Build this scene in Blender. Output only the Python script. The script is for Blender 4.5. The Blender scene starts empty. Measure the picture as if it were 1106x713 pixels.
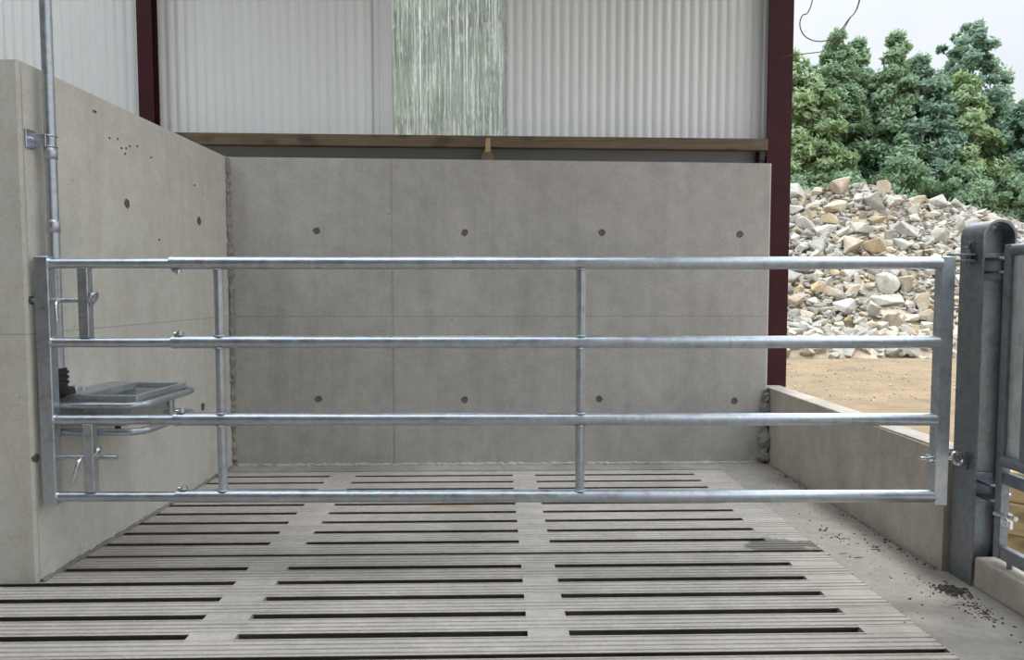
import bpy, bmesh, math, random
from mathutils import Vector, Matrix, noise
R = random.Random(7)
PI = math.pi
S = bpy.context.scene
COL = S.collection
# ------------------------------------------------------------------ materials
def nodes(name):
    m = bpy.data.materials.new(name); m.use_nodes = True
    nt = m.node_tree; b = nt.nodes['Principled BSDF']
    return m, nt, b
def N(nt, t, **kw):
    n = nt.nodes.new(t)
    for k, v in kw.items():
        if k.startswith('i_'): n.inputs[k[2:].replace('_', ' ')].default_value = v
        else: setattr(n, k, v)
    return n
def L(nt, a, b): nt.links.new(a, b)
def ramp(nt, fac, stops, interp='LINEAR'):
    r = N(nt, 'ShaderNodeValToRGB'); r.color_ramp.interpolation = interp
    e = r.color_ramp.elements
    while len(e) < len(stops): e.new(.5)
    for i, (p, c) in enumerate(stops):
        e[i].position = p; e[i].color = (c[0], c[1], c[2], 1) if hasattr(c, '__len__') else (c, c, c, 1)
    L(nt, fac, r.inputs['Fac']); return r
def coords(nt, scale=(1, 1, 1), kind='Object'):
    tc = N(nt, 'ShaderNodeTexCoord'); mp = N(nt, 'ShaderNodeMapping')
    mp.inputs['Scale'].default_value = scale
    L(nt, tc.outputs[kind], mp.inputs['Vector']); return mp.outputs['Vector']
def noise_t(nt, vec, scale, detail=5, rough=.6, dist=0):
    n = N(nt, 'ShaderNodeTexNoise'); n.inputs['Scale'].default_value = scale
    n.inputs['Detail'].default_value = detail; n.inputs['Roughness'].default_value = rough
    n.inputs['Distortion'].default_value = dist
    L(nt, vec, n.inputs['Vector']); return n.outputs['Fac']
def mix(nt, fac, a, b, mode='MIX'):
    m = N(nt, 'ShaderNodeMix', data_type='RGBA', blend_type=mode)
    for s, v in ((m.inputs['Factor'], fac), (m.inputs['A'], a), (m.inputs['B'], b)):
        if hasattr(v, 'is_linked') or hasattr(v, 'links'): L(nt, v, s)
        elif hasattr(v, '__len__'): s.default_value = (v[0], v[1], v[2], 1)
        else: s.default_value = v
    return m.outputs['Result']
def bump(nt, b, h, strength=.3, dist=.01):
    n = N(nt, 'ShaderNodeBump'); n.inputs['Strength'].default_value = strength
    n.inputs['Distance'].default_value = dist
    L(nt, h, n.inputs['Height']); L(nt, n.outputs['Normal'], b.inputs['Normal'])
def math_n(nt, op, a, b=None):
    n = N(nt, 'ShaderNodeMath', operation=op)
    for i, v in enumerate((a, b)):
        if v is None: continue
        if isinstance(v, (int, float)): n.inputs[i].default_value = v
        else: L(nt, v, n.inputs[i])
    return n.outputs[0]

def concrete(name, c, contrast=.18, lines=(), pits=True, bumpy=.15, streak=True, fine=60):
    m, nt, b = nodes(name)
    v = coords(nt)
    big = noise_t(nt, v, 1.3, 6, .62, .4)
    d = [x * (1 - contrast) for x in c]; l = [min(1, x * (1 + contrast)) for x in c]
    col = ramp(nt, big, [(.28, d), (.5, c), (.75, l)]).outputs['Color']
    sm = noise_t(nt, v, 9, 6, .7)
    col = mix(nt, .35, col, ramp(nt, sm, [(.3, .35), (.7, .65)]).outputs['Color'], 'OVERLAY')
    if streak:
        vs = coords(nt, (7, 7, .55))
        st = noise_t(nt, vs, 1.0, 4, .6)
        col = mix(nt, .3, col, ramp(nt, st, [(.3, .33), (.55, .5), (.8, .56)]).outputs['Color'], 'OVERLAY')
    fn = noise_t(nt, v, fine, 3, .7)
    col = mix(nt, .25, col, ramp(nt, fn, [(.3, .3), (.7, .7)]).outputs['Color'], 'OVERLAY')
    if pits:
        vo = N(nt, 'ShaderNodeTexVoronoi'); vo.inputs['Scale'].default_value = 6.5
        L(nt, v, vo.inputs['Vector'])
        pm = ramp(nt, vo.outputs['Distance'], [(.035, 1.0), (.055, 0.0)]).outputs['Color']
        gate_ = ramp(nt, noise_t(nt, v, 2.1, 2), [(.5, 0.0), (.6, 1.0)]).outputs['Color']
        col = mix(nt, mix(nt, 1.0, pm, gate_, 'MULTIPLY'), col, [x * .42 for x in c])
    sep = N(nt, 'ShaderNodeSeparateXYZ'); tc = N(nt, 'ShaderNodeTexCoord')
    L(nt, tc.outputs['Object'], sep.inputs[0])
    for z in lines:                                  # thin pour line left by the formwork
        dz = math_n(nt, 'ABSOLUTE', math_n(nt, 'SUBTRACT', sep.outputs['Z'], z))
        col = mix(nt, math_n(nt, 'MULTIPLY', math_n(nt, 'LESS_THAN', dz, .0032), .55), col, [x * .5 for x in c])
    L(nt, col, b.inputs['Base Color'])
    b.inputs['Roughness'].default_value = .78
    b.inputs['Specular IOR Level'].default_value = .3
    h = math_n(nt, 'ADD', math_n(nt, 'MULTIPLY', sm, .6), math_n(nt, 'MULTIPLY', fn, .4))
    bump(nt, b, h, bumpy, .008)
    return m

def galv(name, c=(.60, .635, .665), rough=.36, metal=.88, dirt=.0, scale=1.0):
    m, nt, b = nodes(name)
    v = coords(nt)
    n1 = noise_t(nt, v, 14 * scale, 5, .65, .6); n2 = noise_t(nt, v, 90 * scale, 3, .6)
    vo = N(nt, 'ShaderNodeTexVoronoi'); vo.inputs['Scale'].default_value = 55 * scale
    L(nt, v, vo.inputs['Vector'])
    a = [x * .74 for x in c]; l = [min(1, x * 1.12) for x in c]
    col = ramp(nt, n1, [(.25, a), (.5, c), (.78, l)]).outputs['Color']
    col = mix(nt, .2, col, vo.outputs['Color'], 'SOFT_LIGHT')
    if dirt: col = mix(nt, math_n(nt, 'MULTIPLY', ramp(nt, noise_t(nt, v, 5, 6, .7), [(.45, 0.), (.7, 1.)]).outputs['Color'], dirt), col, (.20, .19, .17))
    L(nt, col, b.inputs['Base Color'])
    b.inputs['Metallic'].default_value = metal
    L(nt, ramp(nt, n1, [(.2, rough * .8), (.8, rough * 1.35)]).outputs['Color'], b.inputs['Roughness'])
    bump(nt, b, math_n(nt, 'ADD', n1, math_n(nt, 'MULTIPLY', n2, .3)), .12, .004)
    return m

def plain(name, c, rough=.6, metal=0., var=.2, scale=12, spec=.5, bumpy=.1):
    m, nt, b = nodes(name)
    v = coords(nt); n1 = noise_t(nt, v, scale, 5, .6)
    L(nt, ramp(nt, n1, [(.25, [x * (1 - var) for x in c]), (.75, [min(1, x * (1 + var)) for x in c])]).outputs['Color'], b.inputs['Base Color'])
    b.inputs['Roughness'].default_value = rough; b.inputs['Metallic'].default_value = metal
    b.inputs['Specular IOR Level'].default_value = spec
    bump(nt, b, n1, bumpy, .005)
    return m

def wood(name, c, axis=0, knots=True):
    m, nt, b = nodes(name)
    sc = [30, 30, 30]; sc[axis] = 1.6
    v = coords(nt, sc); g = noise_t(nt, v, 1.0, 5, .65, 1.2)
    col = ramp(nt, g, [(.25, [x * .6 for x in c]), (.5, c), (.75, [min(1, x * 1.25) for x in c])]).outputs['Color']
    v2 = coords(nt); big = noise_t(nt, v2, 2.2, 3, .5)
    col = mix(nt, .5, col, ramp(nt, big, [(.3, .34), (.7, .62)]).outputs['Color'], 'OVERLAY')
    if knots:
        sk = [9, 9, 9]; sk[axis] = 4.5
        vo = N(nt, 'ShaderNodeTexVoronoi'); vo.inputs['Scale'].default_value = .9
        L(nt, coords(nt, sk), vo.inputs['Vector'])
        col = mix(nt, ramp(nt, vo.outputs['Distance'], [(.16, .8), (.36, 0.)]).outputs['Color'], col, [x * .38 for x in c])
    L(nt, col, b.inputs['Base Color']); b.inputs['Roughness'].default_value = .75
    bump(nt, b, g, .2, .004)
    return m

def stone(name, c, c2):
    m, nt, b = nodes(name)
    oi = N(nt, 'ShaderNodeObjectInfo')
    v = coords(nt); n1 = noise_t(nt, v, 3.2, 6, .7, .8); n2 = noise_t(nt, v, 16, 5, .7)
    col = ramp(nt, n1, [(.3, c2), (.55, c), (.8, [min(1, x * 1.15) for x in c])]).outputs['Color']
    col = mix(nt, .45, col, ramp(nt, n2, [(.3, .3), (.7, .7)]).outputs['Color'], 'OVERLAY')
    col = mix(nt, .8, col, ramp(nt, oi.outputs['Random'], [(0, .40), (1, .60)]).outputs['Color'], 'OVERLAY')
    L(nt, col, b.inputs['Base Color']); b.inputs['Roughness'].default_value = .85
    b.inputs['Specular IOR Level'].default_value = .25
    bump(nt, b, n2, .5, .03)
    return m

def leaf(name, c, c2):
    m, nt, b = nodes(name)
    v = coords(nt); n1 = noise_t(nt, v, .8, 3, .6)
    geo = N(nt, 'ShaderNodeNewGeometry')
    col = ramp(nt, geo.outputs['Random Per Island'], [(0, c2), (.5, c), (1, [min(1, x * 1.35) for x in c])]).outputs['Color']
    col = mix(nt, .5, col, ramp(nt, n1, [(.3, .36), (.7, .62)]).outputs['Color'], 'OVERLAY')
    L(nt, col, b.inputs['Base Color']); b.inputs['Roughness'].default_value = .42
    tr = N(nt, 'ShaderNodeBsdfTranslucent'); L(nt, mix(nt, .5, col, (.40, .55, .22), 'MIX'), tr.inputs['Color'])
    ms = N(nt, 'ShaderNodeMixShader'); ms.inputs[0].default_value = .38
    out = nt.nodes['Material Output']
    L(nt, b.outputs[0], ms.inputs[1]); L(nt, tr.outputs[0], ms.inputs[2]); L(nt, ms.outputs[0], out.inputs['Surface'])
    return m

M = {}
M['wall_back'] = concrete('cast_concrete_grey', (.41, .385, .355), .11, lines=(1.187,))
M['wall_left'] = concrete('cast_concrete_sidelit', (.60, .575, .515), .09, lines=(1.19,))  # cast concrete lightened and warmed to hold the daylight from the right
M['curb'] = concrete('curb_concrete', (.46, .415, .355), .3)
M['strip'] = concrete('rough_floor_concrete', (.375, .345, .305), .36, bumpy=.9, streak=False, fine=28)
M['mortar'] = concrete('rough_mortar', (.25, .24, .215), .35, bumpy=.9, streak=False, pits=False, fine=40)
M['mortar_light'] = concrete('pale_mortar', (.46, .44, .40), .25, bumpy=.9, streak=False, pits=False, fine=40)
M['hole_fill'] = plain('dark_hole_fill', (.12, .11, .10), .9, var=.4, scale=60)  # dark tie hole mortar; on empty bolt and air holes, painted shade
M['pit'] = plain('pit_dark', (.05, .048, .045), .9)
M['galv'] = galv('galvanised_tube', (.50, .54, .585))
M['galv_dull'] = galv('galvanised_dull', (.24, .27, .30), .45, .82, dirt=.35)
M['galv_sheet'] = galv('galvanised_sheet', (.70, .73, .73), .42, .8, dirt=.15, scale=.6)
M['galv_trough'] = galv('galvanised_trough', (.52, .56, .58), .4, .85, dirt=.25, scale=1.6)
M['zinc'] = galv('zinc_bolt', (.72, .74, .75), .25, .95, scale=3)
M['rubber'] = plain('black_rubber', (.02, .02, .022), .45)
M['red_steel'] = plain('red_oxide_paint', (.050, .013, .016), .55, var=.25, scale=6, spec=.18)
M['timber'] = wood('weathered_timber', (.14, .10, .058), 0)
M['timber_pale'] = wood('pale_timber', (.50, .37, .20), 0)
M['peg'] = wood('peg_timber', (.40, .28, .13), 2, False)
M['straw'] = plain('dark_debris', (.075, .062, .045), .9, var=.5, scale=25)
M['ground'] = concrete('tan_hardcore', (.225, .16, .092), .3, bumpy=.9, streak=False, pits=False, fine=8)
M['apron'] = concrete('outside_concrete', (.50, .47, .43), .15, streak=False)
M['subsoil'] = concrete('rubble_soil', (.50, .43, .32), .28, bumpy=1., streak=False, pits=False, fine=5)
M['rock_grey'] = stone('stone_grey', (.45, .43, .385), (.30, .285, .255))
M['rock_pale'] = stone('stone_pale', (.50, .475, .415), (.37, .335, .275))
M['rock_tan'] = stone('stone_tan', (.50, .425, .32), (.36, .29, .20))
M['rock_ochre'] = stone('stone_ochre', (.51, .40, .26), (.41, .305, .185))
M['leaf_a'] = leaf('leaf_mid_green', (.27, .38, .24), (.15, .235, .15))  # all three leaf greens lightened to put the haze into the colour
M['leaf_b'] = leaf('leaf_blue_green', (.22, .335, .255), (.12, .20, .155))
M['leaf_c'] = leaf('leaf_yellow_green', (.36, .45, .24), (.18, .28, .15))
M['bark'] = plain('bark', (.16, .14, .11), .9, var=.35, scale=9)
M['wire'] = plain('grey_cable', (.12, .10, .085), .6)
M['flash'] = plain('grey_flashing', (.27, .275, .27), .55, var=.06, scale=3)
M['dark'] = plain('dark_board', (.20, .20, .19), .9)
M['roof'] = plain('fibre_cement_roof', (.26, .26, .255), .8, var=.1, scale=3)

def mk_clad(name, c):
    m, nt, b = nodes(name)
    v = coords(nt, (3, 3, .35)); n1 = noise_t(nt, v, 1, 4, .55)
    col = ramp(nt, n1, [(.3, [x * .95 for x in c]), (.7, c)]).outputs['Color']
    L(nt, col, b.inputs['Base Color']); b.inputs['Roughness'].default_value = .42
    return m
M['clad'] = mk_clad('white_liner_sheet', (.85, .86, .85))

M['gloss_white'] = mk_clad('gloss_white_strip', (.78, .78, .78)); M['gloss_white'].node_tree.nodes['Principled BSDF'].inputs['Roughness'].default_value = .16
def mk_clear():
    m, nt, b = nodes('clear_corrugated_sheet')
    v = coords(nt, (62, 62, 1.3)); n1 = noise_t(nt, v, 1, 5, .7, .3)
    v2 = coords(nt, (60, 60, 14)); n2 = noise_t(nt, v2, 1, 5, .7)
    g = N(nt, 'ShaderNodeBsdfGlass'); g.inputs['IOR'].default_value = 1.35
    g.inputs['Color'].default_value = (.97, .98, .97, 1); g.inputs['Roughness'].default_value = .10
    d = N(nt, 'ShaderNodeBsdfTranslucent'); d.inputs['Color'].default_value = (.93, .95, .94, 1)
    f = math_n(nt, 'ADD', math_n(nt, 'MULTIPLY', ramp(nt, n1, [(.50, 0.), (.66, 1.)]).outputs['Color'], .62),
               math_n(nt, 'MULTIPLY', ramp(nt, n2, [(.5, 0.), (.66, 1.)]).outputs['Color'], .40))
    f = math_n(nt, 'ADD', f, .10)
    ms = N(nt, 'ShaderNodeMixShader'); L(nt, f, ms.inputs[0])
    L(nt, g.outputs[0], ms.inputs[1]); L(nt, d.outputs[0], ms.inputs[2])
    bp = N(nt, 'ShaderNodeBump'); bp.inputs['Strength'].default_value = .35; bp.inputs['Distance'].default_value = .004
    L(nt, n1, bp.inputs['Height']); L(nt, bp.outputs['Normal'], g.inputs['Normal'])
    gl = N(nt, 'ShaderNodeBsdfGlossy'); gl.inputs['Roughness'].default_value = .15
    m2 = N(nt, 'ShaderNodeMixShader'); lw = N(nt, 'ShaderNodeLayerWeight'); lw.inputs['Blend'].default_value = .25
    L(nt, lw.outputs['Fresnel'], m2.inputs[0]); L(nt, ms.outputs[0], m2.inputs[1]); L(nt, gl.outputs[0], m2.inputs[2])
    L(nt, m2.outputs[0], nt.nodes['Material Output'].inputs['Surface'])
    return m
M['clear'] = mk_clear()

def mk_slat():
    m = concrete('slat_concrete', (.505, .46, .41), .17, bumpy=.3, streak=False, pits=False, fine=45)
    nt = m.node_tree; b = nt.nodes['Principled BSDF']
    src = b.inputs['Base Color'].links[0].from_socket
    tc = N(nt, 'ShaderNodeTexCoord'); pos = tc.outputs['Object']
    def spot(cx, cy, rx, ry, seed):          # darker and stained patches with ragged edges
        mp = N(nt, 'ShaderNodeMapping'); mp.inputs['Location'].default_value = (-cx / rx, -cy / ry, 0)
        mp.inputs['Scale'].default_value = (1 / rx, 1 / ry, 0)
        L(nt, pos, mp.inputs['Vector'])
        ln = N(nt, 'ShaderNodeVectorMath', operation='LENGTH'); L(nt, mp.outputs[0], ln.inputs[0])
        n = noise_t(nt, pos, seed, 5, .65)
        return math_n(nt, 'ADD', ln.outputs['Value'], math_n(nt, 'MULTIPLY', math_n(nt, 'SUBTRACT', n, .5), 1.6))
    wet = ramp(nt, spot(1.56, 3.80, .24, .13, 7), [(.75, 1.), (.95, 0.)]).outputs['Color']
    src = mix(nt, math_n(nt, 'MULTIPLY', wet, .75), src, (.12, .115, .10))
    dark_left = ramp(nt, spot(-.75, 3.75, 1.3, .42, 3.5), [(.2, 1.), (1.2, 0.)]).outputs['Color']  # broad darker patch left of centre
    src = mix(nt, math_n(nt, 'MULTIPLY', dark_left, .30), src, (.17, .165, .15))
    dark_right = ramp(nt, spot(.9, 3.35, .8, .25, 4.5), [(.2, 1.), (1.2, 0.)]).outputs['Color']  # fainter darker patch right of centre
    src = mix(nt, math_n(nt, 'MULTIPLY', dark_right, .16), src, (.19, .185, .17))
    rust = ramp(nt, spot(-.27, 4.56, .17, .05, 9), [(.6, 1.), (1.1, 0.)]).outputs['Color']
    src = mix(nt, math_n(nt, 'MULTIPLY', rust, .5), src, (.50, .27, .09))
    L(nt, src, b.inputs['Base Color'])
    return m
M['slat'] = mk_slat()

# ------------------------------------------------------------------ mesh builder
class MB:
    def __init__(s): s.bm = bmesh.new()
    def box(s, x0, x1, y0, y1, z0, z1, bev=0., seg=1):
        r = bmesh.ops.create_cube(s.bm, size=1)
        vs = r['verts']
        for v in vs:
            v.co = Vector((x0 + (v.co.x + .5) * (x1 - x0), y0 + (v.co.y + .5) * (y1 - y0), z0 + (v.co.z + .5) * (z1 - z0)))
        if bev:
            es = {e for v in vs for e in v.link_edges}
            bmesh.ops.bevel(s.bm, geom=list(es), offset=bev, segments=seg, affect='EDGES', profile=.6)
        return s
    def prism(s, pts, fn):
        """pts: closed 2-D loop; fn(u, v, end) -> 3-D point for end 0 and end 1"""
        a = [s.bm.verts.new(fn(u, v, 0)) for u, v in pts]; b = [s.bm.verts.new(fn(u, v, 1)) for u, v in pts]
        n = len(pts)
        for i in range(n): s.bm.faces.new((a[i], a[(i + 1) % n], b[(i + 1) % n], b[i]))
        s.bm.faces.new(a[::-1]); s.bm.faces.new(b)
        return s
    def tube(s, path, r, seg=16, caps=True, closed=False):
        P = [Vector(p) for p in path]; n = len(P); rs = r if hasattr(r, '__len__') else [r] * n
        rings = []; prev = None
        for i in range(n):
            if closed: t = (P[(i + 1) % n] - P[i - 1])
            elif i == 0: t = P[1] - P[0]
            elif i == n - 1: t = P[-1] - P[-2]
            else: t = (P[i + 1] - P[i]).normalized() + (P[i] - P[i - 1]).normalized()
            t.normalize()
            if prev is None:
                up = Vector((0, 0, 1)) if abs(t.z) < .9 else Vector((1, 0, 0))
                a = t.cross(up).normalized()
            else:
                a = (prev - t * prev.dot(t)).normalized()
            prev = a; b = t.cross(a)
            rings.append([s.bm.verts.new(P[i] + (a * math.cos(k * 2 * PI / seg) + b * math.sin(k * 2 * PI / seg)) * rs[i]) for k in range(seg)])
        for i in range(n if closed else n - 1):
            A = rings[i]; B = rings[(i + 1) % n]
            for k in range(seg):
                f = s.bm.faces.new((A[k], A[(k + 1) % seg], B[(k + 1) % seg], B[k])); f.smooth = True
        if caps and not closed:
            for rg, rv in ((rings[0], True), (rings[-1], False)):      # caps keep their own corners so the sides shade round
                cp = [s.bm.verts.new(v.co) for v in rg]; s.bm.faces.new(cp[::-1] if rv else cp)
        return s
    def bend(s, pts, rad, r, seg=14, n=6):
        P = [Vector(p) for p in pts]; out = [P[0]]
        for i in range(1, len(P) - 1):
            a = (P[i - 1] - P[i]).normalized(); b = (P[i + 1] - P[i]).normalized()
            p0 = P[i] + a * rad; p1 = P[i] + b * rad
            for k in range(n + 1):
                t = k / n; out.append(p0 * (1 - t) ** 2 + P[i] * 2 * t * (1 - t) + p1 * t * t)
        out.append(P[-1]); return s.tube(out, r, seg)
    def hexnut(s, c, axis, r, h):
        c = Vector(c); a = Vector(axis).normalized()
        return s.tube([c - a * h / 2, c + a * h / 2], r, 6)
    def done(s, name, mat, parent=None, shift=None, smooth=None):
        if not getattr(s, 'keep', False): bmesh.ops.recalc_face_normals(s.bm, faces=s.bm.faces)
        if shift is not None: bmesh.ops.translate(s.bm, verts=s.bm.verts, vec=-Vector(shift))
        me = bpy.data.meshes.new(name); s.bm.to_mesh(me); s.bm.free()
        me.materials.append(mat)
        if smooth is not None:
            me.polygons.foreach_set('use_smooth', [smooth] * len(me.polygons))
        o = bpy.data.objects.new(name, me); COL.objects.link(o)
        if parent is not None: o.parent = parent
        elif shift is not None: o.location = shift
        return o
def tag(o, label=None, cat=None, group=None, kind=None):
    for k, v in (('label', label), ('category', cat), ('group', group), ('kind', kind)):
        if v: o[k] = v
    return o
def thing(name, loc, label, cat, rz=0, group=None):
    o = bpy.data.objects.new(name, None); COL.objects.link(o)
    o.empty_display_size = .1; o.location = loc; o.rotation_euler = (0, 0, rz)
    return tag(o, label, cat, group)
def structure(o): o['kind'] = 'structure'; return o

# ------------------------------------------------------------------ floor
def floor_piece(name, boxes, mat):
    b = MB()
    for x in boxes: b.box(*x)
    return structure(b.done(name, mat))
floor_piece('floor', [(1.757, 2.65, 1.55, 5.45, -.30, 0), (-2.9, 2.65, 5.452, 6.05, -.30, 0)], M['strip'])
floor_piece('floor_passage', [(-6.1, 2.65, -9, 1.55, -.30, 0), (-6, -2.92, 1.552, 6.05, -.30, 0)], M['strip'])
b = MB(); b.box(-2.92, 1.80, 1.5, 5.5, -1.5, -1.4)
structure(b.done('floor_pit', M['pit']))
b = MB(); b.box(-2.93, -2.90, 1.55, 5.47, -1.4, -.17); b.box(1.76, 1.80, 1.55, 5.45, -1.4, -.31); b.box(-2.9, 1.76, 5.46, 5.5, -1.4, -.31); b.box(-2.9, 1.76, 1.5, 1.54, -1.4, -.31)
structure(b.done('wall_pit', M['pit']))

PITCH = .1769; J0 = 3.715
SLOTS = [(-2.9, -2.45), (-1.245, -1.05), (.13, .30), (1.51, 1.757)]
def slat_panel(y0, rows, y1, label):
    """panel from joint y0 to joint y1; rows = slot centre lines"""
    b = MB(); edges = [y0 + .016] + [e for r in rows for e in (r - .023, r + .023)] + [y1 - .016]
    X0, X1, D = -2.9, 1.757, .16
    for i in range(0, len(edges), 2):
        a, c = edges[i], edges[i + 1]; w = c - a
        prof = [(a + .058, -D), (a + .055, -.050), (a, -.003), (a + .004, 0)]
        ng = 4 if w > .1 else max(1, int(w / .03))
        for g in range(ng):
            yc = a + w * (g + .5 + .12 * (g - (ng - 1) / 2) / max(1, ng)) / ng
            prof += [(yc - .006, 0), (yc - .0035, -.0065), (yc + .0035, -.0065), (yc + .006, 0)]
        prof += [(c - .004, 0), (c, -.003), (c - .055, -.050), (c - .058, -D)]
        b.prism(prof, lambda u, v, e: Vector((X1 if e else X0, u, v)))
    for r in rows:
        for (x0, x1) in SLOTS: b.box(x0, x1, r - .04, r + .04, -D + .005, -.0015)
    o = b.done('slatted_floor_panel', M['slat'])
    tag(o, label, 'floor slat', 'slotted concrete floor panels of the pen')
    return o
rows = lambda j: [J0 + j * 6 * PITCH + k * PITCH for k in range(1, 6)]
yj = lambda j: J0 + j * 6 * PITCH
slat_panel(yj(-2), rows(-2), yj(-1), 'grooved concrete floor panel cut off by the bottom edge of the picture')
slat_panel(yj(-1), rows(-1), yj(0), 'grooved concrete slotted floor panel nearest the viewer, in front of the gate')
slat_panel(yj(0), rows(0), yj(1), 'grooved concrete slotted floor panel under the gate with a dark wet patch at its right end')
slat_panel(yj(1), [yj(1) + k * PITCH for k in (1, 2, 3)], 5.449, 'short concrete slotted floor panel at the foot of the back wall')

# ------------------------------------------------------------------ concrete walls
KW = .0439
def wx(y): return -2.177 + KW * (y - 3.404)
b = MB()
pts = [(wx(3.37) + .001, 3.380), (wx(3.37) + .001, 3.3815), (wx(3.385) - .020, 3.386), (wx(3.39), 3.3925), (wx(5.80), 5.80), (-2.52, 5.80), (-2.52, 3.37), (wx(3.37) - .012, 3.37)]
b.prism(pts, lambda u, v, e: Vector((u, v, (2.447 - (v - 3.37) * .011) if e else 0.)))
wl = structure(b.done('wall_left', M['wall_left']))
def roundrect_wall():
    b = MB()
    # plan outline with a shallow vertical joint groove at x=-.814
    pl = [(-2.30, 5.635), (-.826, 5.635), (-.819, 5.642), (-.809, 5.642), (-.802, 5.635), (2.168, 5.635), (2.183, 5.65), (2.183, 5.79), (-2.30, 5.79)]
    def top(x): return 2.424 - (x + 2.06) * .0078
    b.prism(pl, lambda u, v, e: Vector((u, v, top(u) if e else 0.)))
    return b.done('wall_back', M['wall_back'])
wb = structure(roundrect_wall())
def tie_hole(parent, x, z, r, y=None, left=False):
    b = MB(); rr = random.Random(int(x * 999 + z * 77)); n = 14
    loop = [(r * (1 + rr.uniform(-.16, .16)) * math.cos(k * 2 * PI / n), r * (1 + rr.uniform(-.16, .16)) * math.sin(k * 2 * PI / n)) for k in range(n)]
    if left:
        f = lambda u, v, d: Vector((wx(x + u) + d, x + u, z + v))
    else:
        f = lambda u, v, d: Vector((x + u, 5.635 - d, z + v))
    o_ = [b.bm.verts.new(f(u, v, .0015)) for u, v in loop]
    i_ = [b.bm.verts.new(f(u * .8, v * .8, .004)) for u, v in loop]
    j_ = [b.bm.verts.new(f(u * .35, v * .35, .001)) for u, v in loop]
    c_ = [b.bm.verts.new(f(u, v, -.01)) for u, v in loop]
    for A, B in ((c_, o_), (o_, i_), (i_, j_)):
        for k in range(n): b.bm.faces.new((A[k], A[(k + 1) % n], B[(k + 1) % n], B[k]))
    b.bm.faces.new(j_); b.bm.faces.new(c_[::-1])
    return b.done('tie_hole' if r > .009 else 'air_hole', M['hole_fill'], parent)
for x, z in ((-1.394, 1.858), (-.239, 1.846), (.84, 1.848), (1.936, 1.835), (-1.4, .533), (-.244, .522), (.827, .525), (1.915, .506)):
    tie_hole(wb, x, z, .028)
for y, z, r in ((4.231, 1.897, .026), (5.144, 1.882, .03), (4.805, 1.107, .012), (5.13, .56, .03), (3.392, .60, .02), (3.953, 2.354, .007), (4.075, 2.241, .007), (4.156, 2.253, .007), (4.191, 2.208, .007), (4.239, 2.217, .007), (4.278, 2.236, .007), (4.359, 2.252, .007), (4.227, 2.183, .007), (4.514, 2.215, .007), (3.937, 2.355, .007), (4.586, 1.713, .007), (5.087, 2.127, .007), (3.401, 1.35, .021)):
    tie_hole(wl, y, z, r, left=True)

def lumpy(path, r, name, mat, parent, seed, flat=(1, 1, 1)):
    """rough strip of smeared mortar along a path"""
    rr = random.Random(seed); P = []; rs = []
    for (a, c) in zip(path[:-1], path[1:]):
        a = Vector(a); c = Vector(c); n = max(2, int((c - a).length / .025))
        for k in range(n):
            P.append(a.lerp(c, k / n)); rs.append(r * rr.uniform(.55, 1.35))
    P.append(Vector(path[-1])); rs.append(r * .6)
    b = MB(); b.tube(P, rs, 9)
    for v in b.bm.verts: v.co += Vector([rr.uniform(-1, 1) * r * .28 * f for f in flat])
    return b.done(name, mat, parent, smooth=False)
lumpy([(wx(5.63) + .006, 5.628, 2.41), (wx(5.63) + .012, 5.628, 1.8), (wx(5.63) + .022, 5.628, 1.2), (wx(5.63) + .008, 5.63, .6), (wx(5.63) + .008, 5.63, .03)], .022, 'mortar_joint', M['mortar'], wb, 3)
lumpy([(2.178, 5.628, .60), (2.165, 5.622, .3), (2.16, 5.615, .02)], .045, 'mortar_joint', M['mortar'], wb, 4)
lumpy([(-2.04, 5.63, .004), (2.1, 5.63, .004)], .014, 'mortar_fillet', M['mortar_light'], wb, 5)
lumpy([(wx(3.4) + .004, 3.39, .002), (wx(5.6) + .004, 5.6, .004)], .013, 'mortar_fillet', M['mortar'], wl, 6)

# right-hand curb walls (structure)
b = MB()
b.prism([(2.216, 3.42), (2.19, 5.63), (2.185, 5.79), (2.345, 5.79), (2.37, 3.42)], lambda u, v, e: Vector((u, v, .612 if e else 0.)))
bmesh.ops.bevel(b.bm, geom=[e for e in b.bm.edges if all(v.co.z > .6 for v in e.verts)], offset=.012, segments=2, affect='EDGES')
wr = structure(b.done('wall_right', M['curb']))
lumpy([(2.205, 3.45, .0), (2.185, 5.6, .0)], .009, 'mortar_fillet', M['mortar'], wr, 9)
b = MB(); b.box(2.25, 2.50, -1.0, 3.235, 0, .146, .012, 2)
structure(b.done('trim_curb', M['curb']))

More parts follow.
